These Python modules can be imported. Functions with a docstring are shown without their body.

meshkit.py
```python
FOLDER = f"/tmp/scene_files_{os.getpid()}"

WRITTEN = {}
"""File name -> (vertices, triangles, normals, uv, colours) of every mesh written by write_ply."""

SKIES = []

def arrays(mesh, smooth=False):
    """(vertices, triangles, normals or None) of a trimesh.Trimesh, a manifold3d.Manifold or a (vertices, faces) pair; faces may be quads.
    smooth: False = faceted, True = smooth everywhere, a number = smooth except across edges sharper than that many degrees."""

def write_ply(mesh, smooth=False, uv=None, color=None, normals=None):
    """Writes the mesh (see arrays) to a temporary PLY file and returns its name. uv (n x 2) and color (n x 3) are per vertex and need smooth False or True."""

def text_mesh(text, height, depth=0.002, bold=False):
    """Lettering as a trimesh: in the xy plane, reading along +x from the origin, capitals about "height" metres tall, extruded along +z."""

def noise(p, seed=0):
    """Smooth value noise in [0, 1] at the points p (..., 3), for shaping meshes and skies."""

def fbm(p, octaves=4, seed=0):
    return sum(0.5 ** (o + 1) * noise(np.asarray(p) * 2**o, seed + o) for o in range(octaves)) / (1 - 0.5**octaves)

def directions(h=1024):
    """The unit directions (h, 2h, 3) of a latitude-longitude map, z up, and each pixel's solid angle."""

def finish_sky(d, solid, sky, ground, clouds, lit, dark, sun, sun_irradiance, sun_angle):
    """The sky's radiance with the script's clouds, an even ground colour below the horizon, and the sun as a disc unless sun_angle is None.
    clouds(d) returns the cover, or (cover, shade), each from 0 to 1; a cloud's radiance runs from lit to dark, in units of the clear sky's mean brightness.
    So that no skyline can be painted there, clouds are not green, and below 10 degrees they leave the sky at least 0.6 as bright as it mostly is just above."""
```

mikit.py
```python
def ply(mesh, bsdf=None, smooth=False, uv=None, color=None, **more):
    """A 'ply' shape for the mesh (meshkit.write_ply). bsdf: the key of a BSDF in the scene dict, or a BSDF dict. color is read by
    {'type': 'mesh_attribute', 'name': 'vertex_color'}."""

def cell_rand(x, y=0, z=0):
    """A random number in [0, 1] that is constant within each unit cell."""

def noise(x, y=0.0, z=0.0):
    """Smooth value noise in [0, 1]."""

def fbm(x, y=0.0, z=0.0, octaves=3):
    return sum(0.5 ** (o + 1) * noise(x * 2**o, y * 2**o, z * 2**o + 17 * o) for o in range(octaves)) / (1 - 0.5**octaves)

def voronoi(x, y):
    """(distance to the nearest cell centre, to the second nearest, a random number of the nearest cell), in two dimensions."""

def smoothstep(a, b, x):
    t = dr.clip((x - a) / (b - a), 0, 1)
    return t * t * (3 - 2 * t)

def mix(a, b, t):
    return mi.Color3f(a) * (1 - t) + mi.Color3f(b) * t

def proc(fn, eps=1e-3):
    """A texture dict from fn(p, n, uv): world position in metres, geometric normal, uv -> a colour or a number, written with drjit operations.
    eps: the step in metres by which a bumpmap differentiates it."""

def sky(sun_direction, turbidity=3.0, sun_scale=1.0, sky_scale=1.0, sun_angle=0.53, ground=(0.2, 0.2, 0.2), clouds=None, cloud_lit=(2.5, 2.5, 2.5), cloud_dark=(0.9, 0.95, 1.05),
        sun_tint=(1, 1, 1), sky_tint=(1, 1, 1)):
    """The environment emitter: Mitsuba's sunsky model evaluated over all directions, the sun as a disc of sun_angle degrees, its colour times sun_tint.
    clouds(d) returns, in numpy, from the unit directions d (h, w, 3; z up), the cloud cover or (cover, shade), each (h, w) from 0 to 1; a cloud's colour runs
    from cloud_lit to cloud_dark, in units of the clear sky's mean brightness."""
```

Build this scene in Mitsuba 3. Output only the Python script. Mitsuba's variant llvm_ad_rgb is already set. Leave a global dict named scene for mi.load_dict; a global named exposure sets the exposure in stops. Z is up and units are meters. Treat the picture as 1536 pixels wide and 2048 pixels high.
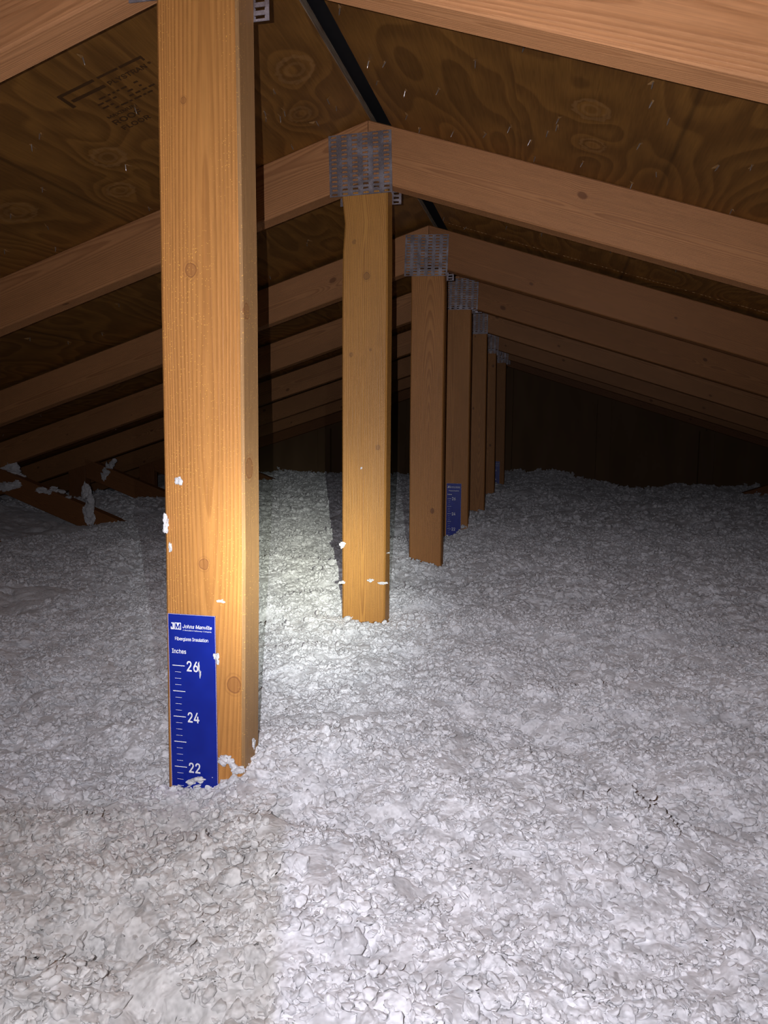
import math, random
import numpy as np
import trimesh
import drjit as dr
import mitsuba as mi
import mikit, meshkit
from scipy.spatial import cKDTree
from mikit import noise, fbm, voronoi, smoothstep, mix, cell_rand
from shapely.geometry import Polygon, box as sbox
from shapely.ops import unary_union

random.seed(7)
RNG = np.random.default_rng(7)
T = mi.ScalarTransform4f
IN = 0.0254                      # everything below is laid out in inches, z = 0 on the drywall, y along the ridge
scene, labels = {}, {}

# ------------------------------------------------------------------ camera, lamps, exposure
exposure = 0.0
F, YAW, PITCH, ROLL, CX, CZ = 1516.9, 0.2205, 0.1086, 0.0068, 12.40, 34.95
cy_, sy_, cp_, sp_ = math.cos(YAW), math.sin(YAW), math.cos(PITCH), math.sin(PITCH)
fwd = np.array([-sy_ * cp_, cy_ * cp_, -sp_])
rgt0 = np.array([cy_, sy_, 0.0]); up0 = np.cross(rgt0, fwd)
rgt = rgt0 * math.cos(ROLL) + up0 * math.sin(ROLL)
upv = -rgt0 * math.sin(ROLL) + up0 * math.cos(ROLL)
eye = np.array([CX, 0.0, CZ])
scene['camera'] = {'type': 'perspective', 'fov': 2 * math.degrees(math.atan(768 / F)), 'fov_axis': 'x', 'near_clip': 0.02, 'far_clip': 50.0,
                   'to_world': T().look_at(origin=(eye * IN).tolist(), target=((eye + fwd) * IN).tolist(), up=upv.tolist())}


def lamp(key, pos, aim, intensity, cutoff, beam):
    scene[key] = {'type': 'spot', 'to_world': T().look_at(origin=(np.array(pos) * IN).tolist(), target=(np.array(aim) * IN).tolist(), up=[0, 0, 1]),
                  'intensity': {'type': 'rgb', 'value': list(map(float, intensity))}, 'cutoff_angle': float(cutoff), 'beam_width': float(beam)}


# the telephone's own flash beside the lens, and the torch held to its right: wide spill, reflector cone, hot centre
p_flash = eye - rgt * 0.65 + upv * 0.35
p_torch = eye + rgt * 1.65 - upv * 0.2 - fwd * 0.6
ahead = eye + (fwd + np.array([0.08, 0, 0.08])) * 80          # the flash looks where the lens looks
spot_at = np.array([-2.9, 46.3, 26.3])
lamp('flash', p_flash, p_flash + (ahead - eye), np.array([1.00, 0.97, 1.07]) * 1.85, 78, 6)
lamp('flash_lens', p_flash, p_flash + (ahead - eye), np.array([1.00, 0.97, 1.05]) * 0.5, 34, 8)
lamp('torch', p_torch, spot_at, np.array([1.0, 1.0, 1.0]) * 8.8, 24, 23.9)


def lens_uv(uv, cutoff):
    """Tangents of the angles off a lamp's axis: to the right, and up."""
    t = 2 * math.tan(math.radians(cutoff))
    return (0.5 - uv.x) * t, (uv.y - 0.5) * t


def reflector(p, n, uv):
    """The torch's beam: a soft round hot spot in a faint spill, slightly bluer at its rim."""
    x, y = lens_uv(uv, 24)
    r = dr.sqrt(x * x + y * y) / math.tan(math.radians(6.9))
    return mix((0.88, 0.96, 1.0), (1.0, 1.04, 0.86), dr.exp(-r * r)) * (dr.exp(-r * r) + 0.03 * dr.exp(-0.16 * r * r))


def finger(p, n, uv):
    """The shade of an unseen finger, put into the flash beam towards its lower left corner."""
    x, y = lens_uv(uv, 78)
    m = (1 - smoothstep(-0.197, -0.173, x)) * (1 - smoothstep(-0.03, 0.03, y + 0.495 - 0.03 * x))
    return mix((1, 1, 1), (0.80, 0.79, 0.735), m)


scene['flash']['texture'] = mikit.proc(finger)
scene['torch']['texture'] = mikit.proc(reflector)


# ------------------------------------------------------------------ materials
def bsdf(key, color, roughness=0.6, specular=0.35, bump=None, bump_scale=0.0, metallic=0.0, **more):
    b = {'type': 'principled', 'base_color': color if isinstance(color, dict) else {'type': 'rgb', 'value': list(color)},
         'roughness': roughness, 'specular': specular, 'metallic': metallic, **more}
    if bump is not None:
        b = {'type': 'bumpmap', 'arbitrary': bump, 'scale': bump_scale, 'bsdf': b}
    scene[key] = {'type': 'twosided', 'bsdf': b}


# wood: uv = metres along the grain and across it; each piece has its own block of ten metres along u, each face its own metre along v
POST1_KNOTS = [(40.54, 1.25, .20), (29.94, 1.62, .17), (25.41, 2.80, .25), (39.12, 4.0, .22), (33.5, 4.15, .30), (46.3, 1.05, .10)]
POST2_KNOTS = [(47.2, .78, .10), (44.98, 1.7, .19), (33.73, 2.55, .13), (39.9, .68, .10), (40.2, 2.0, .07)]


def grain(uv, knots=True):
    u, v = uv.x, uv.y
    pid = dr.floor(u / 10)
    ul = u - pid * 10
    fid = dr.floor(v)
    vl = v - fid
    r1, r2, r3 = cell_rand(pid, fid, 3), cell_rand(pid, fid, 5), cell_rand(pid, fid, 9)
    vc = 0.02 + 0.06 * r1 + 0.012 * (noise(ul * 1.7, pid * 3.1, fid) - 0.5)
    d = 0.055 * (noise(ul * 1.5 + 40 * r2, pid * 7.3, fid * 2.2) - 0.28)
    k_dark, bend = mi.Float(0), mi.Float(0)
    if knots:
        cell = dr.floor(ul / 0.31 + r3)
        for c in (cell,):
            on = dr.select(cell_rand(c, pid, fid * 3 + 1) > 0.45, 1.0, 0.0)
            ku = (c + 0.5 - r3 + 0.4 * (cell_rand(c, pid, fid * 3 + 2) - 0.5)) * 0.31
            kv = 0.012 + 0.06 * cell_rand(c, pid, fid * 3 + 4)
            kr = 0.0025 + 0.006 * cell_rand(c, pid, fid * 3 + 6)
            e = dr.sqrt(dr.square((ul - ku) * 0.7) + dr.square(vl - kv))
            bend += on * 0.9 * kr * dr.exp(-dr.square(e / (2.6 * kr)))
            k_dark += on * (1 - smoothstep(0.55, 1.0, e / kr)) * 0.75
    if not knots:
        vc = dr.select(pid < 1.5, 0.047, vc)
    R = dr.sqrt(dr.square(vl - vc) + dr.square(d)) + bend + 0.0016 * (noise(ul * 9, vl * 45, pid + 3 * fid) - 0.5)
    wide = 0.0019 + 0.0012 * r2
    s = R / wide + 1.2 * noise(R * 90, pid, fid)
    f = s - dr.floor(s)
    late = smoothstep(0.25, 0.85, f) * (1 - smoothstep(0.88, 1.0, f))
    fibre = noise(ul * 22, vl * 1300, pid) * 0.6 + noise(ul * 60, vl * 500, pid + 5) * 0.4
    tone = cell_rand(pid, 11, 4)
    stain = fbm(ul * 4, vl * 14, pid + fid, octaves=3)
    return ul, vl, pid, late, fibre, tone, stain, k_dark


def wood_fn(early, late_c, knot_c, listed=None, specks=False):
    def fn(p, n, uv):
        ul, vl, pid, late, fibre, tone, stain, kd = grain(uv, listed is None)
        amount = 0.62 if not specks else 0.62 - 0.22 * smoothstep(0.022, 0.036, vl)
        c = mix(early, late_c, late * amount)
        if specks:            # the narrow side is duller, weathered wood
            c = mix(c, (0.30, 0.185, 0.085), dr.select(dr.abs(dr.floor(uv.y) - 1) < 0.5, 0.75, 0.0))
        c = c * (0.82 + 0.22 * fibre) * (0.84 + 0.3 * stain) * (0.93 + 0.14 * tone)
        if listed is not None:
            face = uv.y - dr.floor(uv.y)
            for (z, x, r) in listed:
                side = 1.0 if x > 3.2 else 0.0
                xx = (x - 3.6) if x > 3.2 else x
                e = dr.sqrt(dr.square((ul - z * IN) * 0.85) + dr.square(face - xx * IN)) / (r * IN)
                e += 0.25 * (noise(ul * 300, face * 300, z) - 0.5)
                m = dr.select(dr.abs(dr.floor(uv.y) - side) < 0.5, 1.0, 0.0)
                kd = dr.maximum(kd, m * (1 - smoothstep(0.8, 1.05, e)) * 0.45)
                kd = dr.maximum(kd, m * (1 - smoothstep(0.0, 0.22, dr.abs(e - 1.0))) * 0.85)
                kd = dr.maximum(kd, m * (1 - smoothstep(0.0, 0.2, dr.abs(e - 1.45))) * 0.25)
        c = mix(c, knot_c, kd)
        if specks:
            a, b, w = voronoi(uv.x * 640, uv.y * 640)  # resin droplets, their flash sparkle painted in as bright gold
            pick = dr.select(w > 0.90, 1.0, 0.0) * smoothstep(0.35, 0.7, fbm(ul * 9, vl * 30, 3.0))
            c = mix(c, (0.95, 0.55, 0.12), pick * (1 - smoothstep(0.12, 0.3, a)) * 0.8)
        return c
    return fn


def wood_bump(p, n, uv):
    ul, vl, pid, late, fibre, tone, stain, kd = grain(uv, False)
    return late * 0.35 + fibre * 0.65


WB = mikit.proc(wood_bump, eps=4e-4)
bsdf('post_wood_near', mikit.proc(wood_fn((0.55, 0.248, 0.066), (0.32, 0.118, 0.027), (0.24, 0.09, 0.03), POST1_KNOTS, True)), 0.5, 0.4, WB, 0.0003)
bsdf('post_wood_second', mikit.proc(wood_fn((0.53, 0.255, 0.058), (0.33, 0.13, 0.028), (0.16, 0.07, 0.025), POST2_KNOTS)), 0.5, 0.4, WB, 0.0003)
bsdf('post_wood', mikit.proc(wood_fn((0.50, 0.22, 0.062), (0.33, 0.125, 0.032), (0.15, 0.055, 0.02))), 0.55, 0.35, WB, 0.0003)
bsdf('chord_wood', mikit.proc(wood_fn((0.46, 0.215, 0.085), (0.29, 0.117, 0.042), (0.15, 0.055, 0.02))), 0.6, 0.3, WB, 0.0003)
bsdf('chord_wood_lit', mikit.proc(wood_fn((0.62, 0.295, 0.125), (0.43, 0.185, 0.070), (0.24, 0.10, 0.04))), 0.6, 0.3, WB, 0.0003)  # lighter copy of chord_wood: near lamplight put into the colour
bsdf('chord_wood_shaded', mikit.proc(wood_fn((0.36, 0.155, 0.052), (0.23, 0.088, 0.028), (0.11, 0.04, 0.015))), 0.6, 0.3, WB, 0.0003)  # darker copy of chord_wood: the falloff of light put into the colour
bsdf('web_wood', mikit.proc(wood_fn((0.30, 0.125, 0.045), (0.20, 0.075, 0.025), (0.12, 0.05, 0.02))), 0.6, 0.3)

WHORLS = [(-1.9, 41.1, 1.0), (-3.2, 45.7, .7), (-13.4, 41.3, .9), (-15.1, 45.3, .8), (-20.7, 42.6, 1.1), (13.6, 40.0, .9), (13.9, 44.5, .7)]


def ply_fn(p, n, uv):
    x, y = p.x / IN, p.y / IN
    sheet = dr.floor((x + 200) / 17.5) + 40 * dr.select(x > 0, 1.0, 0.0)
    sd = cell_rand(sheet, 3, 1)
    wx, bend = x + 3.0 * noise(x * 0.12, y * 0.06, sd * 30), mi.Float(0)
    ring = mi.Float(0)
    for (a, b, r) in WHORLS:
        e = dr.sqrt(dr.square(x - a) + dr.square((y - b) * 0.75)) / r
        bend += 0.20 * dr.exp(-dr.square(e * 0.6))
        ring = dr.maximum(ring, (1 - smoothstep(0.05, 0.2, dr.abs(e - 0.9 + 0.25 * (noise(x * 4, y * 4) - 0.5)))) * 0.8)
        ring = dr.maximum(ring, (1 - smoothstep(0.05, 0.15, dr.abs(e - 0.45))) * 0.5)
    h = fbm(wx * 0.16 + 9 * sd, y * 0.055 + 31 * sd, 4.0, octaves=3) + bend
    s = h * (11 + 6 * sd)
    f = s - dr.floor(s)
    band = smoothstep(0.0, 0.75, f) * (1 - smoothstep(0.86, 1.0, f))
    fibre = noise(x * 11, y * 0.7, 2.0) * 0.5 + noise(x * 28, y * 1.6, 5.0) * 0.5
    c = mix((0.240, 0.108, 0.022), (0.135, 0.056, 0.011), band * 0.7)
    c = mix(c, (0.34, 0.18, 0.065), ring * 0.5)
    c = c * (0.78 + 0.36 * fibre) * (0.8 + 0.4 * fbm(x * 0.3, y * 0.3, 8.0))
    v = dr.abs(x * 0.057 * 1.0 - dr.floor(x * 0.057) - 0.02)
    return mix(c, c * 0.6, 1 - smoothstep(0.0, 0.012, v))


bsdf('plywood', mikit.proc(ply_fn), 0.62, 0.3, mikit.proc(lambda p, n, uv: noise(p.x * 420, p.y * 30, 1.0) * 0.6 + noise(p.x * 1100, p.y * 60, 3.0) * 0.4, eps=6e-4), 0.0004)
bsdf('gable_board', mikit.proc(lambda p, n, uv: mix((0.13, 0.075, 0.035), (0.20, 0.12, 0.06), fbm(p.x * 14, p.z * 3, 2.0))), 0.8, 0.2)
bsdf('panel_edge', mikit.proc(lambda p, n, uv: mix((0.30, 0.24, 0.17), (0.16, 0.10, 0.06), noise(p.y * 60, p.z * 900))), 0.7, 0.2)
bsdf('felt', (0.012, 0.012, 0.013), 0.7, 0.25)


def fluff_fn(p, n, uv):
    a = fbm(p.x * 55, p.y * 55, p.z * 55, octaves=3)
    b = noise(p.x * 420, p.y * 420, p.z * 420)
    c = mix((0.60, 0.60, 0.605), (0.86, 0.86, 0.87), smoothstep(0.25, 0.75, a * 0.6 + b * 0.4))
    crack_shade = smoothstep(0.80, 0.90, noise(p.x * 160, p.y * 160, p.z * 160) * 0.7 + 0.3 * fbm(p.x * 30, p.y * 30, 6.0))  # dark flecks: the shade of small cracks put into the colour
    return mix(c, (0.30, 0.28, 0.27), crack_shade * 0.75)


FB = mikit.proc(lambda p, n, uv: noise(p.x * 330, p.y * 330, p.z * 330) * 0.6 + noise(p.x * 800, p.y * 800, p.z * 800) * 0.4, eps=4e-4)
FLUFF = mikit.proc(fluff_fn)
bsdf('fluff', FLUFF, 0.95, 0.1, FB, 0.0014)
bsdf('galvanised', mikit.proc(lambda p, n, uv: mix((0.20, 0.17, 0.175), (0.36, 0.33, 0.35), smoothstep(0.35, 0.8, fbm(p.x * 70, p.z * 70, p.y * 3))) * (0.8 + 0.4 * noise(p.x * 900, p.z * 900))), 0.48, 0.5, metallic=0.45)
bsdf('bright_steel', (0.50, 0.46, 0.42), 0.3, 0.5, metallic=0.85)
bsdf('splinter_wood', (0.30, 0.165, 0.06), 0.7, 0.3)
bsdf('ruler_blue', mikit.proc(lambda p, n, uv: mix((0.006, 0.018, 0.25), (0.007, 0.022, 0.29), noise(p.x * 90, p.z * 90))), 0.38, 0.45)
bsdf('ruler_edge', (0.42, 0.36, 0.52), 0.5, 0.3)
bsdf('print_white', (0.80, 0.80, 0.82), 0.5, 0.3)
bsdf('stamp_ink', (0.075, 0.036, 0.014), 0.8, 0.1)
bsdf('drywall', (0.55, 0.54, 0.52), 0.9, 0.1)


# ------------------------------------------------------------------ helpers
def inch(mesh):
    if isinstance(mesh, trimesh.Trimesh):
        m = mesh.copy(); m.vertices = m.vertices * IN; return m
    return (np.asarray(mesh[0], float) * IN, np.asarray(mesh[1], int))


def put(key, mesh, mat, smooth=False, uv=None, **more):
    scene[key] = mikit.ply(inch(mesh), mat, smooth=smooth, uv=uv, **more)
    return key


def tag(key, label=None, category=None, group=None, kind=None):
    labels[key] = {k: v for k, v in dict(label=label, category=category, group=group, kind=kind).items() if v}


def num(base, i):
    return base if i == 0 else f'{base}_{i:03d}'


PIECE = [0]


def board(key, sections, mat, ch=0.09):
    """A sawn board. sections: list of (four corners in order: front-left, front-right, back-right, back-left) along its length, 4 x 3 each; chamfered edges,
    uv = length along the grain and way across each face."""
    PIECE[0] += 1
    pid = PIECE[0]
    secs = [np.asarray(s, float) for s in sections]
    c0 = [s.mean(0) for s in secs]
    along = np.concatenate([[0], np.cumsum([np.linalg.norm(b - a) for a, b in zip(c0, c0[1:])])])
    return _board(key, secs, along, pid, mat, ch)


def _board(key, secs, along, pid, mat, ch):
    rings = []
    for s in secs:
        ring = []
        for i in range(4):
            p, a, b = s[i], s[i - 1], s[(i + 1) % 4]
            da, db = (a - p) / np.linalg.norm(a - p), (b - p) / np.linalg.norm(b - p)
            ring += [p + da * ch, p + db * ch]
        rings.append(np.array(ring))
    V, Fc, UV = [], [], []
    for i in range(8):                      # odd i: faces, even i: chamfers; face k runs from corner k to k+1
        a, b = i, (i + 1) % 8
        face = (i // 2) % 4 if i % 2 else (i // 2) % 4
        base = len(V)
        for s, ring in enumerate(rings):
            w = np.linalg.norm(ring[b] - ring[a])
            v0 = 0.0 if not i % 2 else 0.0
            V += [ring[a], ring[b]]
            off = ch if i % 2 else 0.0
            UV += [(pid * 10 + along[s] * IN, face + 0.001 + off * IN), (pid * 10 + along[s] * IN, face + 0.001 + (off + w) * IN)]
        for s in range(len(rings) - 1):
            q = base + 2 * s
            Fc += [(q, q + 1, q + 3), (q, q + 3, q + 2)]
    for ring, s, flip in ((rings[0], 0, True), (rings[-1], len(rings) - 1, False)):
        base = len(V)
        V += list(ring)
        UV += [(pid * 10 + along[s] * IN + 0.3 * k, 5.2) for k in np.linspace(0, 0.05, 8)]
        for k in range(1, 7):
            Fc.append((base, base + k, base + k + 1) if not flip else (base, base + k + 1, base + k))
    m = (np.array(V), np.array(Fc))
    tm = trimesh.Trimesh(m[0], m[1], process=False)
    # outward winding
    cen = tm.triangles_center - np.mean(np.array(V), 0)
    if (np.einsum('ij,ij->i', tm.face_normals, cen) * tm.area_faces).sum() < 0:
        m = (m[0], m[1][:, ::-1])
    return put(key, m, mat, uv=np.array(UV))


def boxm(x0, x1, y0, y1, z0, z1):
    b = trimesh.creation.box(extents=(x1 - x0, y1 - y0, z1 - z0))
    b.apply_translation(((x0 + x1) / 2, (y0 + y1) / 2, (z0 + z1) / 2))
    return b


# ------------------------------------------------------------------ layout
SL, AZ = 0.32, 54.8
YS = [25.60 + 24.24 * k for k in range(8)]
APEX = [54.8, 54.8, 54.4, 54.5, 54.4, 54.1, 54.6, 54.6]
TH = 1.5
CD = 3.5 * math.sqrt(1 + SL * SL)
HALF = 150.0

# floor under the insulation, gable wall
put('floor', boxm(-150, 150, -40, 198, -0.6, 0), 'drywall'); tag('floor', kind='structure')
gp = Polygon([(-150, 0), (150, 0), (150, AZ - SL * 150), (0, AZ), (-150, AZ - SL * 150)])
NG = 0
for x0 in (-144, -96, -48, 0, 48, 96):          # upright sheathing boards of the gable
    piece = gp.intersection(sbox(x0 + 0.06, 0, x0 + 47.94, 80))
    m = trimesh.creation.extrude_polygon(piece, 0.5, engine='earcut')
    m.apply_transform(np.array([[1, 0, 0, 0], [0, 0, -1, YS[7] + TH + 0.55], [0, 1, 0, 0], [0, 0, 0, 1]], float))
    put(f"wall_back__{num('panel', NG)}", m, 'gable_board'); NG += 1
tag('wall_back', kind='structure')


# ------------------------------------------------------------------ roof decks: plywood panels, nails that came through, splinters, mill stamp
def deck_point(x, y, drop=0.0):
    return np.array([x, y, AZ - SL * abs(x) - drop])


def panel(key, xa, xb, ya, yb):
    """A half-inch sheet lying on the slope between two x and two y, its underside on the chords."""
    t = 0.5
    lo = [deck_point(xa, ya), deck_point(xb, ya), deck_point(xb, yb), deck_point(xa, yb)]
    if min(xa, xb) < 0 < max(xa, xb):
        for p in lo:
            p[2] = AZ - SL * (-p[0])
    nrm = np.array([SL * (1 if xa + xb > 0 else -1), 0, 1]); nrm /= np.linalg.norm(nrm)
    V = np.array(lo + [p + nrm * t for p in lo])
    Fq = np.array([[0, 3, 2, 1], [4, 5, 6, 7], [0, 1, 5, 4], [1, 2, 6, 5], [2, 3, 7, 6], [3, 0, 4, 7]])
    if xb < xa:
        Fq = Fq[:, ::-1]
    put(key, (V, Fq), 'plywood')
    return key


NAIL = trimesh.creation.revolve(np.array([[0, 0], [.035, 0], [.035, .26], [.025, .31], [0.0, .38]]), sections=8)
SPL = trimesh.convex.convex_hull(np.array([[-.04, 0, 0], [.04, .02, 0], [.03, -.03, 0], [-.02, .08, .12], [.03, .26, .05], [0, .32, .08]]))


def stick(mesh, at, direction, spin=0.0):
    d = np.asarray(direction, float); d /= np.linalg.norm(d)
    m = mesh.copy()
    m.apply_transform(trimesh.transformations.rotation_matrix(spin, [0, 0, 1]))
    m.apply_transform(trimesh.geometry.align_vectors([0, 0, 1], d))
    m.apply_translation(at)
    return m


R_NAILS = [(2.2, 35.6), (3.3, 40.3), (2.2, 43.1), (3.7, 43.5), (5.8, 42.1), (8.2, 37.7), (3.1, 47.2), (3.6, 48.9), (5.8, 48.0), (7.9, 46.9), (9.4, 44.9), (10.6, 35.1), (10.5, 46.1),
           (10.7, 48.7), (12.1, 41.9), (11.5, 44.1), (16.2, 37.4), (17.1, 38.8), (16.2, 42.6), (16.4, 48.9), (17.4, 46.1), (20.1, 42.9), (21.4, 41.8), (22.0, 48.9), (13.5, 47.4), (16.0, 35.6),
           (3.8, 72.4), (1.9, 71.1), (10.8, 66.8), (16.3, 66.0), (7.8, 67.8), (21.5, 66.1), (12.0, 42.9), (14.9, 34.6), (2.3, 40.7), (26.0, 40.5), (25.2, 47.3)]
L_NAILS = [(-4.7, 43.7), (-3.8, 44.6), (-1.4, 45.4), (-2.7, 47.3), (-3.5, 42.0), (-4.9, 48.9), (-1.2, 46.6), (-10.0, 67.4), (-4.2, 45.0), (-9.7, 38.0), (-9.3, 32.9), (-14.4, 36.6),
           (-15.3, 37.1), (-20.8, 45.7), (-15.2, 48.9), (-13.2, 42.8), (-21.0, 42.5), (-22.5, 48.9), (-17.8, 41.3), (-24.6, 46.3), (-4.9, 44.4), (-26.9, 63.9), (-32.4, 69.6),
           (-35.4, 68.3), (-36.0, 63.5), (-9.7, 66.7), (-15.5, 72.3)]
# rows further on that the photograph shows only as specks
for k in range(3, 7):
    for j in range(7):
        yy = YS[k] - 21 + 3.0 * j
        R_NAILS.append((6 + 5.3 * j + RNG.uniform(-2, 2), yy)); L_NAILS.append((-8 - 9.5 * j + RNG.uniform(-3, 3), yy))


def deck(root, side, nails, edges0, edges1):
    ridge = 1.55 if side > 0 else 0.12
    rows = [(ridge if side > 0 else 0.12, 46.0), (46.06, 91.6), (91.66, 137.0)]
    made, n_nail, n_spl = [], 0, 0
    for r, (xa, xb) in enumerate(rows):
        es = edges0 if r % 2 == 0 else edges1
        for ya, yb in zip(es, es[1:]):
            key = f"{root}__{num('panel', len(made))}"
            x0, x1 = (xa, xb) if side > 0 else (-xb, 0.12 if r == 0 else -xa)
            panel(key, x0, x1, ya + 0.04, yb - 0.04)
            made.append((key, x0, x1, ya, yb))
    for (x, y) in nails:
        for key, x0, x1, ya, yb in made:
            if x0 <= x <= x1 and ya <= y <= yb:
                d = np.array([-side * SL * 0.8 + RNG.normal(0, .22), RNG.normal(0, .22) - 0.1, -1.0])
                at = deck_point(x, y, -0.02)
                put(f"{key}__{num('nail', n_nail)}", stick(NAIL, at, d), 'bright_steel', smooth=40)
                n_nail += 1
                if y < 73:
                    s = SPL.copy(); s.apply_scale([RNG.uniform(.7, 1.4), RNG.uniform(.8, 1.9), RNG.uniform(.8, 1.4)])
                    put(f"{key}__{num('splinter', n_spl)}", stick(s, deck_point(x + RNG.uniform(-.1, .1), y - .06, -0.01), (-side * SL, 0, -1), RNG.normal(0, .3) + 3.1416 * RNG.integers(0, 2)), 'splinter_wood')
                    n_spl += 1
                break
    return made


PR = deck('roof_deck', +1, R_NAILS, [-23, 72.9, 168.9, 197], [-40, 25, 121, 197])
PL = deck('roof_deck_001', -1, L_NAILS, [-40, 56, 152, 197], [-40, 8, 104, 197])
tag('roof_deck', kind='structure'); tag('roof_deck_001', kind='structure')
put('roof_deck_001__panel_edge', boxm(0.115, 0.16, -38, 197, AZ + 0.02, AZ + 0.5), 'panel_edge')
# torn paper edge along the joint of two sheets on the right slope
bits = []
for x in np.arange(1.8, 45, 0.34):
    if RNG.random() < 0.75:
        bits.append(stick(trimesh.creation.box(extents=(RNG.uniform(.08, .26), .05, .05)), deck_point(x, 72.85, 0.03), (-SL, 0, -1)))
put('roof_deck__joint_fibre', trimesh.util.concatenate(bits), 'splinter_wood'); tag('roof_deck__joint_fibre', label='pale fibre along the joint between two plywood sheets', kind='stuff')
# ridge vent over the slot
rv = trimesh.creation.extrude_polygon(Polygon([(-5, 53.9), (0.8, 56.2), (6.5, 53.6), (6.5, 53.9 + .4), (0.8, 56.8), (-5, 54.4)]), 237, engine='earcut')
rv.apply_transform(np.array([[1, 0, 0, 0], [0, 0, -1, 197], [0, 1, 0, 0], [0, 0, 0, 1]], float))
put('ridge_vent', rv, 'felt'); tag('ridge_vent', label='black felt ridge vent seen through the slot between the roof decks', category='ridge vent')


def text_on(text, height, origin, right, up, depth=0.02, bold=False, sx=1.0, shear=0.0):
    """Lettering whose reading direction and up direction are given, raised towards their cross product."""
    m = meshkit.text_mesh(text, 1.0, 1.0, bold)
    v = m.vertices.copy()
    if len(text.strip()):
        v[:, 0] -= v[:, 0].min()
    v[:, 0] = (v[:, 0] + shear * v[:, 1]) * sx
    r, u = np.asarray(right, float), np.asarray(up, float)
    n = np.cross(r, u)
    out = np.asarray(origin, float) + v[:, :1] * height * r + v[:, 1:2] * height * u + v[:, 2:3] * depth * n
    return trimesh.Trimesh(out, m.faces, process=False), (v[:, 0].max() * height)


dl = np.array([1, 0, SL]) / math.hypot(1, SL)            # up the left slope
KEY_L = [k for k, x0, x1, ya, yb in PL if x0 <= -9 <= x1 and ya <= 37 <= yb][0]


def stamp_text(t, h, x, y, bold=True, width=None):
    m, w = text_on(t, h, deck_point(x, y, 0.004), dl, (0, -1, 0), 0.008, bold)
    if width:
        m, w = text_on(t, h, deck_point(x, y, 0.004), dl, (0, -1, 0), 0.008, bold, sx=width / w)
    return m


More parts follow.
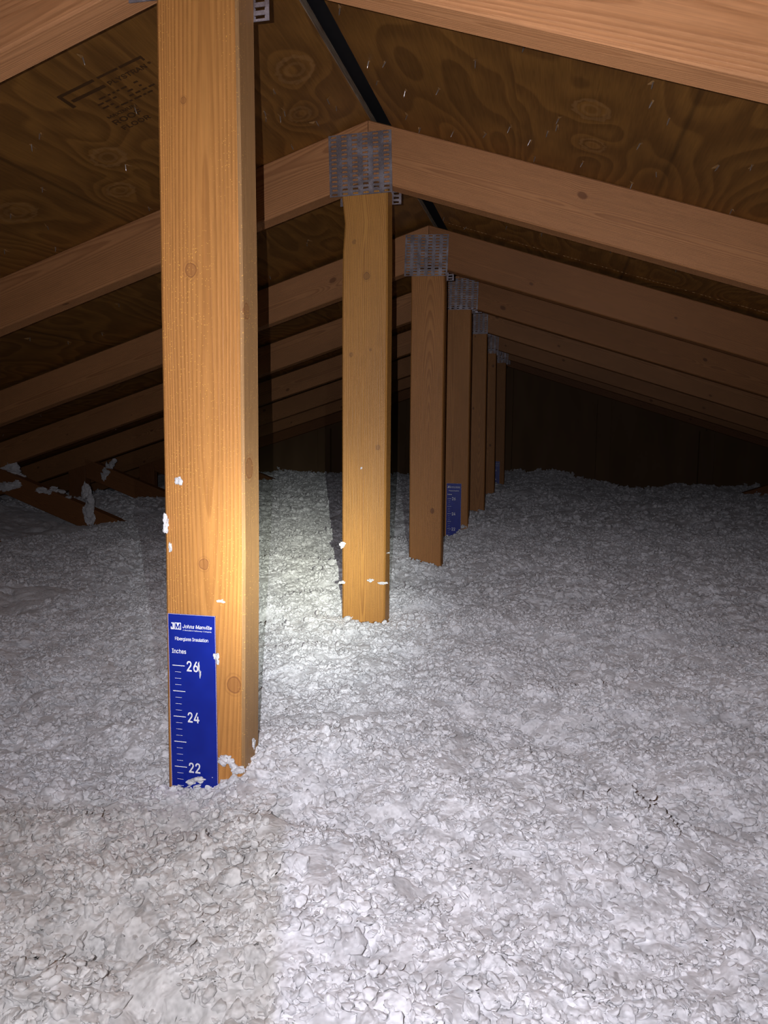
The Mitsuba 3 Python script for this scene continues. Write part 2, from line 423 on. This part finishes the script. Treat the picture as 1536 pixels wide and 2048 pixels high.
sm = [stamp_text('PLYSTRAN', 0.34, -9.55, 35.55, True, 2.15), stamp_text('MAXIMUM', 0.26, -11.2, 38.0, True, 1.75), stamp_text('®', 0.22, -7.36, 35.42, False), stamp_text('ROOF', 0.46, -11.25, 38.75, True, 1.7),
      stamp_text('FLOOR', 0.40, -11.2, 39.5, True, 1.7)]


def bar(x0, x1, y0, y1):
    a, b, c, d = deck_point(x0, y0, .004), deck_point(x1, y0, .004), deck_point(x1, y1, .004), deck_point(x0, y1, .004)
    dn = np.array([SL, 0, -1]) / math.hypot(1, SL) * .008
    return trimesh.convex.convex_hull(np.array([a, b, c, d, a + dn, b + dn, c + dn, d + dn]))


sm += [bar(-11.9, -9.9, 34.55, 34.76), bar(-9.7, -8.6, 34.56, 34.72), bar(-8.5, -7.3, 34.55, 34.74), bar(-11.9, -11.72, 34.62, 35.9), bar(-7.4, -7.3, 34.62, 34.95), bar(-11.6, -9.75, 35.28, 35.52)]
for r_, yy in enumerate((36.1, 36.5, 36.9, 37.3)):
    xx = -10.9
    while xx < -8.2:
        w = RNG.uniform(.12, .4)
        if RNG.random() < 0.75:
            sm.append(bar(xx, xx + w, yy, yy + .13))
        xx += w + .12
put(f'{KEY_L}__stamp', trimesh.util.concatenate(sm), 'stamp_ink'); tag(f'{KEY_L}__stamp', label='faded black mill stamp printed on the plywood')

# ------------------------------------------------------------------ connector plates
PW, PH = 4.2, 3.86


def plate_mesh():
    px, pz = 0.70, 0.276
    holes = []
    for i in range(-1, 7):
        for j in range(14):
            cx = -PW / 2 + 0.35 + px * i + (0.0)
            cz = -PH / 2 + 0.14 + pz * j
            holes.append(sbox(cx - .19, cz - .036, cx + .19, cz + .036).buffer(0.03, quad_segs=1))
    shape = sbox(-PW / 2, -PH / 2, PW / 2, PH / 2).difference(unary_union(holes))
    parts = list(getattr(shape, 'geoms', [shape]))
    parts = [g for g in parts if g.area > 0.05]
    m = trimesh.util.concatenate([trimesh.creation.extrude_polygon(g, 0.045, engine='earcut') for g in parts])
    teeth = []
    for i in range(0, 6):
        for j in range(14):                 # the root of each tooth, bent up a little at its slot's end
            cx, cz = -PW / 2 + 0.35 + px * i, -PH / 2 + 0.14 + pz * j
            for s in (-1, 1):
                teeth.append(trimesh.creation.box(extents=(.05, .075, .05)).apply_translation((cx + s * .2, cz, .055)))
    m = trimesh.util.concatenate([m] + teeth)
    m.apply_transform(np.array([[1, 0, 0, 0], [0, 0, -1, 0], [0, 1, 0, 0], [0, 0, 0, 1]], float))
    return m


PLATE = mikit.ply(inch(plate_mesh()), 'galvanised')


def place_plate(key, x, y, z, turn=0.0, back=False):
    t = T().translate([x * IN, y * IN, z * IN]).rotate([0, 1, 0], turn)
    if back:
        t = t @ T().rotate([0, 0, 1], 180)
    scene[key] = {**PLATE, 'to_world': t}


def wire_tab(key, x, y, z, w):
    pts = [(-w / 2, -.16), (-w / 2 + .03, .16), (w / 2 - .03, .18), (w / 2, -.10)]
    ms = []
    for a, b in zip(pts, pts[1:]):
        ms.append(trimesh.creation.cylinder(radius=.035, segment=[[x + a[0], y, z + a[1]], [x + b[0], y, z + b[1]]], sections=6))
    put(key, trimesh.util.concatenate(ms), 'bright_steel')


# ------------------------------------------------------------------ trusses
POSTS = [
    [(0, -2.05, 1.12), (22.6, -1.84, 1.32), (30.4, -1.74, 1.45), (39.5, -1.68, 1.50), (49.6, -1.57, 1.46)],
    [(0, -1.72, 1.34), (23.1, -1.72, 1.34), (43.4, -1.74, 1.37), (46.5, -1.70, 1.36), (48.4, -1.56, 1.34), (49.9, -1.80, 1.32)],
    [(0, -1.55, 1.66), (22, -1.60, 1.65), (33, -1.66, 1.63), (48.0, -1.64, 1.62), (49.6, -1.69, 1.57)],
    [(0, -1.58, 1.57), (22.6, -1.60, 1.55), (49.8, -1.64, 1.48)],
    [(0, -1.66, 1.52), (22.1, -1.66, 1.50), (50, -1.72, 1.38)],
    [(0, -1.90, 1.20), (23, -1.90, 1.19), (48.6, -1.95, 1.00)],
    [(0, -1.60, 1.50), (24, -1.62, 1.49), (50, -1.75, 1.30)],
]
PLATES = [(-0.45, 51.58, 0.6), (-0.50, 52.07, -1.6), (-0.20, 51.57, 1.6), (0.26, 52.05, 1.2), (-0.6, 51.95, 0.0), (-0.65, 51.3, 0.8), (-0.3, 51.6, 0.0)]
TRUSS_LABELS = [
    'nearest wooden roof truss, its king post carrying the large blue depth ruler',
    'second roof truss from the camera, torch-lit king post without a ruler',
    'third roof truss from the camera, king post just left of the small blue ruler',
    'fourth roof truss from the camera, king post carrying the small blue depth ruler',
    'fifth roof truss from the camera, post just right of the small-ruler post',
    'sixth roof truss from the camera, narrow dim post near the end of the row',
    'seventh roof truss, farthest post of the row with a sliver of blue ruler']


def chord(key, k, side, mat, y0=None):
    az, y = APEX[k], YS[k] if y0 is None else y0
    secs = []
    for q, x in enumerate([0.02, 12, 26, 40, 60, 90, HALF]):
        wob = RNG.normal(0, .03) if q else 0
        top, bot = az - SL * x, az - SL * x - CD + wob
        secs.append([(side * x, y, bot), (side * x, y, top), (side * x, y + TH, top), (side * x, y + TH, bot)])
    board(key, secs, mat, 0.08)


def line_board(key, p0, p1, w, y, mat, plumb=(True, True)):
    """A web in the plane of its truss between two points (x, z) on its centre line, ends cut plumb."""
    (xa, za), (xb, zb) = p0, p1
    s = (zb - za) / (xb - xa); h = w * math.sqrt(1 + s * s) / 2
    secs = [[(x, y, z - h), (x, y, z + h), (x, y + TH, z + h), (x, y + TH, z - h)] for x, z in [(xa + (xb - xa) * t, za + (zb - za) * t) for t in (0, .33, .66, 1)]]
    board(key, secs, mat, 0.08)


for k in range(7):
    root, y, az = num('roof_truss', k), YS[k], APEX[k]
    tag(root, TRUSS_LABELS[k], 'roof truss', 'roof trusses in a row along the ridge')
    top = az - CD - 0.62
    P = POSTS[k]
    secs = [[(xl, y, z), (xr, y, z), (xr, y + TH, z), (xl, y + TH, z)] for z, xl, xr in P[:-1]] + [[(P[-1][1], y, top), (P[-1][2], y, top), (P[-1][2], y + TH, top), (P[-1][1], y + TH, top)]]
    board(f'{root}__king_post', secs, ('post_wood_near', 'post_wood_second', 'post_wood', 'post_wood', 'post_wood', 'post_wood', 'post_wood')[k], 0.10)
    chord(f'{root}__top_chord', k, -1, 'chord_wood_lit' if k == 0 else 'chord_wood'); chord(f'{root}__top_chord_001', k, 1, ('chord_wood_lit', 'chord_wood', 'chord_wood_shaded', 'chord_wood_shaded', 'chord_wood', 'chord_wood', 'chord_wood')[k])
    for i, s in enumerate((-1, 1)):
        zc = lambda x: az - SL * abs(x) - CD
        line_board(f"{root}__{num('web', 2 * i)}", (s * 2.2, 0.9 + 1.8), (s * 70.7, 27.6), 3.3, y, 'web_wood')
        xv0, xv1 = s * 70.8, s * 74.3
        xs = sorted((xv0, xv1))
        secs = [[(xs[0], y, z if z == 0 else zc(xs[0])), (xs[1], y, z if z == 0 else zc(xs[1])), (xs[1], y + TH, z if z == 0 else zc(xs[1])), (xs[0], y + TH, z if z == 0 else zc(xs[0]))] for z in (0, 1)]
        board(f"{root}__{num('web', 2 * i + 1)}", secs, 'web_wood', 0.08)
    x, z, a = PLATES[k]
    place_plate(f'{root}__connector_plate', x, y - 0.012, z, a)
    place_plate(f'{root}__connector_plate_001', x + 0.35, y + TH + 0.012, z - 0.25, -a * 0.6, True)
wire_tab('roof_truss_002__wire_tab', -.15, YS[2] - .1, 51.15, .55); wire_tab('roof_truss_003__wire_tab', .35, YS[3] - .1, 51.8, .5); wire_tab('roof_truss_002__wire_tab_001', -1.05, YS[2] - .1, 50.7, .4)

# gable end truss in front of the far wall
tag('gable_end_truss', 'dark end truss with upright studs standing against the far gable wall', 'roof truss')
chord('gable_end_truss__top_chord', 7, -1, 'web_wood'); chord('gable_end_truss__top_chord_001', 7, 1, 'web_wood')
for i, xs in enumerate((-72, -48, -24, 0, 24, 48, 72)):
    sec = [[(xs - 1.7, YS[7], z), (xs + 1.7, YS[7], z), (xs + 1.7, YS[7] + TH, z), (xs - 1.7, YS[7] + TH, z)] for z in (0, 20, APEX[7] - SL * (abs(xs) + 1.7) - CD)]
    board(f"gable_end_truss__{num('stud', i)}", sec, 'gable_board', 0.08)

# ------------------------------------------------------------------ depth rulers
RW = 1.93


def ruler(key, label, x, y, bottom, fine=True):
    """Printed card with its left edge at x, stapled to the front (y) of a post, its top 28 inches above the ceiling below."""
    tag(key, label, 'ruler', 'blue depth rulers on the posts')
    yb, yf = y - 0.004, y - 0.035
    card = trimesh.creation.extrude_polygon(sbox(0.02, bottom, RW - .02, 27.98).buffer(.02, quad_segs=2), yb - yf, engine='earcut')
    card.apply_transform(np.array([[1, 0, 0, x], [0, 0, -1, yb], [0, 1, 0, 0], [0, 0, 0, 1]], float))
    put(f'{key}__card', card, 'ruler_blue')
    rim = sbox(0, bottom, RW, 28).difference(sbox(.022, bottom - 1, RW - .022, 27.978))
    rm = trimesh.creation.extrude_polygon(rim, 0.004, engine='earcut')
    rm.apply_transform(np.array([[1, 0, 0, x], [0, 0, -1, yf - 0.0005], [0, 1, 0, 0], [0, 0, 0, 1]], float))
    put(f'{key}__edge_line', rm, 'ruler_edge'); labels[f'{key}__edge_line'] = {'label': 'pale edge of the blue card'}
    X, Z = (1, 0, 0), (0, 0, 1)

    def tx(t, h, dx, dy, bold=True, width=None, shear=0.0, lift=0.0):
        o = (x + dx, yf - lift, 28 - dy)
        m, w = text_on(t, h, o, X, Z, 0.004, bold, 1.0, shear)
        if width:
            m, w = text_on(t, h, o, X, Z, 0.004, bold, width / w, shear)
        return m

    def tick(x0, x1, z, t):
        return boxm(x + x0, x + x1, yf - .004, yf + .002, z - t / 2, z + t / 2)

    brand = [tx('Johns Manville', .135, .60, .53, True, 1.19, .18), tx('A Berkshire Hathaway Company', .052, .60, .64, False, 1.18, .18)]
    jl = unary_union([sbox(.19, -.60, .258, -.34), sbox(.13, -.605, .258, -.545), sbox(.115, -.60, .158, -.50), sbox(.14, -.385, .258, -.34)]).buffer(-.01).buffer(.01)
    box_ = sbox(.275, -.605, .54, -.335)
    for g in (jl, box_):
        for gg in getattr(g, 'geoms', [g]):
            m = trimesh.creation.extrude_polygon(gg, .004, engine='earcut')
            m.apply_transform(np.array([[1, 0, 0, x], [0, 0, -1, yf], [0, 1, 0, 28], [0, 0, 0, 1]], float)); brand.append(m)
    put(f'{key}__logo', trimesh.util.concatenate(brand), 'print_white'); labels[f'{key}__logo'] = {'label': 'white maker name and logo'}
    put(f'{key}__logo_letter', tx('M', .19, .30, .565, True, .215, 0.05, .0042), 'ruler_blue')
    put(f'{key}__heading', trimesh.util.concatenate([tx('Fiberglass Insulation', .125, .277, 1.015, True, 1.355), tx('Inches', .165, .14, 1.52, True, .585)]), 'print_white')
    labels[f'{key}__heading'] = {'label': 'white heading words'}
    for i, v in enumerate(range(26, int(bottom), -2)):
        put(f"{key}__{num('numeral', i)}", tx(str(v), .385, .735, 28 - v + .19, True, .475), 'print_white'); labels[f"{key}__{num('numeral', i)}"] = {'label': f'white printed number {v}'}
    marks = []
    for q in range(int((26 - bottom) * 4)):
        z = 26 - q / 4
        marks.append(tick(.145, .655, z, .034) if q % 4 == 0 else tick(.24, .50, z, .016))
    put(f'{key}__scale', trimesh.util.concatenate(marks), 'print_white'); labels[f'{key}__scale'] = {'label': 'white inch and quarter-inch marks'}


ruler('depth_ruler', 'large blue depth ruler on the nearest post, numbers 26, 24 and 22 in view', -1.667, YS[0], 17.0)
ruler('depth_ruler_001', 'small blue depth ruler farther back, on the fourth post of the row', -1.27, YS[3], 17.0)
ruler('depth_ruler_002', 'sliver of dark blue depth ruler on the farthest post', -1.45, YS[6], 17.0)

# ------------------------------------------------------------------ blown insulation
CTRL = np.array([(-1.9, 24.6, 20.45), (0.2, 24.6, 20.4), (2.2, 25.4, 21.9), (3.2, 24.4, 21.9), (-2.2, 49, 22.0), (0.6, 49, 21.6), (2, 49.4, 21.7), (-1.8, 73, 21.7), (1.8, 73, 21.3), (-1.5, 97, 20.6), (1.8, 98, 22.1), (0, 121.5, 21.3), (1.6, 121.5, 21.5),
                 (0, 146, 22.4), (0, 170, 22.6), (11.5, 192, 24.2), (20, 190, 22.2), (31, 190, 20.2), (44, 190, 21.4), (60, 190, 21.5), (-53, 190, 22.9), (-30, 190, 22.6), (-70, 190, 22.5),
                 (-48, 97, 20.6), (-58, 95, 20.4), (-66, 98, 21.0), (-75, 98, 22.5), (-47, 121, 21.8), (-56, 121, 21.8), (-66, 122, 22.0), (47, 146, 21.6), (60, 146, 21.2), (-90, 120, 21.0), (90, 120, 21.0),
                 (20, 20, 21.5), (12, 14, 21.4), (0, 14, 21.5), (30, 40, 21.7), (-25, 40, 21.5), (-47, 74, 20.8), (50, 80, 21.5), (20, 75, 21.6), (25, 110, 21.4), (-25, 75, 21.5), (-25, 110, 21.6), (30, 150, 21.2), (-110, 60, 15), (110, 60, 15), (-110, 160, 15), (110, 160, 15), (-110, 0, 15), (110, 0, 15)])


def base_h(x, y):
    num_, den = 0, 0
    for cx, cy, cz in CTRL:
        d2 = ((x - cx) ** 2 + (y - cy) ** 2) * 0.02 + 0.06
        w = 1 / d2 ** 1.7
        num_ = num_ + w * cz; den = den + w
    return num_ / den


def jitter(step, ext, seed):
    r = np.random.default_rng(seed)
    x0, x1, y0, y1 = ext
    nx, ny = int((x1 - x0) / step) + 1, int((y1 - y0) / step) + 1
    g = np.stack(np.meshgrid(np.arange(nx), np.arange(ny), indexing='ij'), -1).reshape(-1, 2).astype(float)
    g = (g + r.uniform(0, 1, g.shape)) * step + (x0, y0)
    return g, r.uniform(0.55, 1.25, len(g)), r.uniform(-0.35, 0.35, len(g))


EXT = (-118, 118, 2, 198)
LEVELS = []
for step, amp, seed, ext in ((3.8, 0.80, 1, EXT), (1.6, 0.48, 2, EXT), (0.72, 0.22, 3, EXT)):
    c, s, o = jitter(step, ext, seed)
    LEVELS.append((step, amp, cKDTree(c), s, o, ext))


def height0(x, y):
    p = np.stack([x, y, x * 0], -1)
    n = lambda f, k: meshkit.noise(p * f, k) - .5
    wx = x + 0.13 * n(6.1, 6) + 0.30 * n(2.6, 1) + 0.9 * n(.7, 2)
    wy = y + 0.13 * n(6.1, 7) + 0.30 * n(2.6, 3) + 0.9 * n(.7, 4)
    h = base_h(x, y) + 1.3 * (meshkit.fbm(p * 0.16, 3, 5) - .5)
    patch = 0.55 + 0.9 * meshkit.noise(p * .31, 12)              # some places lie coarser than others
    for step, amp, tree, s, o, ext in LEVELS:
        inside = (x >= ext[0]) & (x <= ext[1]) & (y >= ext[2]) & (y <= ext[3])
        if not inside.any():
            continue
        d, i = tree.query(np.stack([wx, wy], -1)[inside], k=5, workers=-1)
        r = step * 1.0 * s[i]
        dome = np.maximum(0, 1 - (d / r) ** 2) ** 0.55 * s[i] + 1.2 * o[i]
        out = np.zeros_like(x); out[inside] = (np.where(d < r, dome, -0.45).max(1) - 0.6)
        h = h + amp * out * (patch if step < 1 else 1)
    return h - 0.12


# the depth that the photograph shows at the foot of each post
FEET = np.array([(-2.4, 25.0, 21.2), (-1.2, 25.0, 21.15), (0.2, 25.0, 21.1), (1.2, 25.1, 21.8), (2.3, 26.0, 22.1), (-2.4, 24.0, 21.05), (-0.8, 23.9, 21.0), (0.8, 23.9, 21.15), (2.2, 24.4, 21.9),
                 (-1.7, 49.3, 21.75), (0, 49.3, 21.3), (1.5, 49.5, 21.45), (-1.5, 73.5, 21.45), (1.5, 73.5, 21.05), (-1.3, 97.8, 20.3), (1.5, 98, 21.75),
                 (1.4, 122, 21.1), (1.1, 146.4, 22.2), (1.2, 170.6, 22.4)])


def bump(x, y):
    return np.exp(-((np.asarray(x)[..., None] - FEET[:, 0]) ** 2 + (np.asarray(y)[..., None] - FEET[:, 1]) ** 2) / (2 * 1.2 ** 2))


FEET_W = np.linalg.solve(bump(FEET[:, 0], FEET[:, 1]) + 0.05 * np.eye(len(FEET)), FEET[:, 2] - height0(FEET[:, 0], FEET[:, 1]))


def height(x, y):
    return height0(x, y) + bump(x, y) @ FEET_W


def grid(x0, x1, y0, y1, step, drop=0.0):
    xs, ys = np.arange(x0, x1 + step / 2, step), np.arange(y0, y1 + step / 2, step)
    X, Y = np.meshgrid(xs, ys, indexing='ij')
    Z = height(X.ravel(), Y.ravel()) - drop
    n, m = X.shape
    idx = np.arange(n * m).reshape(n, m)
    a, b, c, d = idx[:-1, :-1].ravel(), idx[1:, :-1].ravel(), idx[1:, 1:].ravel(), idx[:-1, 1:].ravel()
    return np.stack([X.ravel(), Y.ravel(), Z], -1), np.vstack([np.stack([a, b, c], 1), np.stack([a, c, d], 1)])


def blob(seed, sub=1, flat=0.6):
    m = trimesh.creation.icosphere(subdivisions=sub)
    v = m.vertices
    k = (0.55 + 0.9 * meshkit.fbm(v * 1.7 + seed * 13.7, 2, seed)) if sub > 1 else (0.35 + 1.3 * meshkit.fbm(v * 2.1 + seed * 13.7, 2, seed))
    if sub > 1:
        k = k * (0.62 + 0.76 * meshkit.fbm(v * 3.6 + seed * 3.1, 2, seed + 9))
    v = v * k[:, None]
    v[:, 2] *= flat
    v[:, 2] += 0.3 * (v[:, 0] ** 2 - 0.3)           # curled like a shaving
    return v, m.faces


def nodules(seed, big, small, fine):
    """A loose handful of flakes and nodules of blown glass wool, about an inch and a half across."""
    r = np.random.default_rng(seed)
    V, Fc, at = [], [], 0
    for i in range(big + small):
        sub = fine if i < big else 1
        v, f = blob(seed * 90 + i, sub, r.uniform(.4, .75) if i < big else r.uniform(.3, .75))
        size = r.uniform(.13, .27) if i < big else .05 + .11 * r.random() ** 1.6
        tilt = trimesh.transformations.rotation_matrix(r.normal(0, .8), [math.cos(i), math.sin(i), 0])[:3, :3] @ trimesh.transformations.rotation_matrix(r.uniform(0, 6.283), [0, 0, 1])[:3, :3]
        a, q = r.uniform(0, 6.283), 0.95 * math.sqrt(r.random())
        v = (v * size * np.append(r.uniform(.75, 1.4, 2), 1)) @ tilt.T + (q * math.cos(a), q * math.sin(a), r.normal(0, .05) + (-.02 if i < big else 0.03 + .05 * r.random()))
        V.append(v); Fc.append(f + at); at += len(v)
    return np.vstack(V), np.vstack(Fc)


pieces = [grid(-20, 42, 8, 34, 0.14), grid(-46, -19.8, 8, 34, 0.3), grid(41.8, 58, 8, 34, 0.3), grid(-46, 58, 33.8, 52, 0.16), grid(-82, 96, 51.5, 101, 0.25), grid(-116, 116, 100, 195.0, 0.5), grid(-118, 118, -38, 9, 1.5, 0.15),
          grid(-118, -45, 8, 52.5, 1.2, 0.1), grid(57, 118, 8, 52.5, 1.2, 0.1), grid(-118, -81, 51, 101, 1.2, .1), grid(95, 118, 51, 101, 1.2, .1)]
NOD = [0]


def sow(kind, protos, n, inside, scale, seed, sink=-0.02):
    """Copies of the handfuls laid over the surface, spread evenly where inside(x, y)."""
    r = np.random.default_rng(seed)
    x0, x1, y0, y1 = inside
    step = math.sqrt((x1 - x0) * (y1 - y0) / n)
    xs, ys = np.meshgrid(np.arange(x0, x1, step), np.arange(y0, y1, step), indexing='ij')
    x = xs.ravel() + r.uniform(0, step, xs.size); y = ys.ravel() + r.uniform(0, step, xs.size)
    right = (x - CX) * cy_ + y * sy_; depth = y * cy_ - (x - CX) * sy_
    keep = (np.abs(right) < 0.62 * depth + 14)       # only where the place can be seen from about here
    x, y = x[keep], y[keep]
    h, e = height(x, y), 0.5
    gx, gy = (height(x + e, y) - height(x - e, y)) / (2 * e), (height(x, y + e) - height(x, y - e)) / (2 * e)
    for i in range(len(x)):
        s = scale * r.uniform(.75, 1.3)
        z = np.array([-0.6 * gx[i], -0.6 * gy[i], 1.0]); z /= np.linalg.norm(z)
        a = r.uniform(0, 6.283)
        u = np.array([math.cos(a), math.sin(a), 0]); u -= z * (u @ z); u /= np.linalg.norm(u)
        M = np.eye(4); M[:3, 0], M[:3, 1], M[:3, 2] = u * s, np.cross(z, u) * s, z * s
        M[:3, 3] = np.array([x[i], y[i], h[i] + sink * s]) * IN
        NOD[0] += 1
        scene[f'loose_fill_insulation__{NOD[0]:04d}'] = {'type': 'instance', 'g': {'type': 'ref', 'id': f'nodules_{kind}_{r.integers(0, protos)}'}, 'to_world': T(M)}


for i in range(10):
    scene[f'nodules_near_{i}'] = {'type': 'shapegroup', 'm': mikit.ply(inch(nodules(300 + i, 5, 46, 2)), 'fluff', smooth=True)}
for i in range(6):
    scene[f'nodules_far_{i}'] = {'type': 'shapegroup', 'm': mikit.ply(inch(nodules(400 + i, 10, 10, 1)), 'fluff', smooth=True)}
sow('near', 10, 2600, (-24, 48, 9, 54), 1.0, 51)
sow('far', 6, 4200, (-50, 70, 54, 104), 1.15, 52)
sow('far', 6, 2000, (-80, 84, 104, 193.6), 1.9, 53)
V, Fc, at = [], [], 0
for v, f in pieces:
    V.append(v); Fc.append(f + at); at += len(v)
put('loose_fill_insulation', (np.vstack(V), np.vstack(Fc)), 'fluff', smooth=True)
tag('loose_fill_insulation', 'deep white blown fiberglass insulation covering the whole attic floor', 'insulation', kind='stuff')


# ------------------------------------------------------------------ tufts of insulation stuck to the posts and lying on the webs
def tuft_mesh(seed, size, stretch=(1, 1, 1), n=5):
    r = np.random.default_rng(seed)
    V, Fc, at, pos = [], [], 0, np.zeros(3)
    for i in range(n):
        v, f = blob(100 + seed * 7 + i, 3 if size > .9 else 2, r.uniform(.4, .8))
        v = v * (0.75 + 0.55 * meshkit.fbm(v * 3.4 + i, 3, seed)[:, None])
        s = size * r.uniform(.35, .6)
        v = v * s @ trimesh.transformations.random_rotation_matrix(r.random(3))[:3, :3].T + pos
        pos = pos + r.normal(0, .42, 3) * size
        V.append(v); Fc.append(f + at); at += len(v)
    V = np.vstack(V); V = (V - V.mean(0)) * np.array(stretch)
    return V, np.vstack(Fc)


TUFTS = [
    # x, y, z, size, stretch, label, category group
    (-1.06, YS[0] - .1, 33.0, .17, (1.3, .6, 1.2), 'small white fluff tuft highest on the front of the nearest post', 'p'),
    (-1.62, YS[0] - .1, 31.4, .22, (.7, .6, 1.7), 'white fluff strip on the left edge of the nearest post, below the highest tuft', 'p'),
    (-1.47, YS[0] - .08, 30.5, .13, (.7, .6, 1.9), 'thin white fluff sliver on the nearest post, just below the strip on its left edge', 'p'),
    (0.55, YS[0] - .08, 28.6, .11, (1.6, .6, .8), 'tiny fluff bit on the nearest post just above and right of its blue ruler', 'p'),
    (0.34, YS[0] - .1, 26.4, .14, (.8, .6, 1.6), 'white fluff bit at the right edge of the large blue ruler', 'p'),
    (-0.40, YS[0] - .06, 25.85, .12, (.5, .3, 2.2), 'thin white fibre stuck on the large blue ruler beside the number 26', 'p'),
    (1.43, YS[0] + .7, 22.9, .16, (.6, 1.2, 1.6), 'fluff curl on the shaded side of the nearest post near its base', 'p'),
    (0.75, YS[0] - .25, 22.5, .34, (1.1, .8, .8), 'white fluff clump leaning on the lower right front of the nearest post', 'p'),
    (1.25, YS[0] - .3, 22.2, .32, (1.2, .8, .7), 'white fluff clump at the right corner of the nearest post base', 'p'),
    (-.6, YS[0] - .25, 21.6, .26, (1.5, .7, .6), 'white fluff clump over the foot of the large blue ruler', 'p'),
    (-1.68, YS[1] - .1, 27.0, .26, (1.1, .6, 1.0), 'white fluff tuft on the left edge of the second post, upper of two', 'p'),
    (-1.72, YS[1] - .1, 24.4, .24, (1.2, .6, .8), 'white fluff tuft low on the left edge of the second post', 'p'),
    (0.31, YS[1] - .1, 24.65, .18, (1.2, .6, .8), 'small fluff bit in the middle of the second post near its base', 'p'),
    (1.22, YS[1] - .1, 24.5, .2, (1.8, .6, .7), 'fluff sliver at the lower right of the second post', 'p'),
    (1.42, YS[1] + .5, 26.5, .13, (.8, 1.4, .8), 'tiny fluff bit on the right side of the second post', 'p'),
    (-0.36, YS[1] - .06, 32.33, .09, (1, .6, 1), 'highest tiny fluff speck on the second post', 'p'),
    (-67.0, YS[3] + .3, 27.3, 1.9, (1.2, .6, .7), 'grey-white insulation clump on a diagonal web at the left edge', 'w'),
    (-60.6, YS[3] + .3, 25.6, 1.0, (1.3, .7, .6), 'insulation clump halfway along the nearest diagonal web at left', 'w'),
    (-57.6, YS[3] + .3, 24.6, .7, (1.2, .7, .6), 'small insulation clump lower on the nearest diagonal web at left', 'w'),
    (-53.6, YS[3] - .5, 23.4, 1.3, (.8, .6, 1.3), 'insulation clump hanging over the lower end of the nearest diagonal web', 'w'),
    (-66.2, YS[4] + .3, 27.4, 1.2, (.8, .6, 1.0), 'insulation clump on the farther diagonal web at left', 'w'),
]
for i, (x, y, z, s, st, lab, g) in enumerate(TUFTS):
    key = num('insulation_tuft', i)
    put(key, (lambda vf: (vf[0] + np.array([x, y, z]), vf[1]))(tuft_mesh(i, s, st, 5 if s < 1 else 12)), 'fluff', smooth=True)
    tag(key, lab, 'fluff', 'fluff stuck to the posts' if g == 'p' else 'insulation clumps lying on the webs')
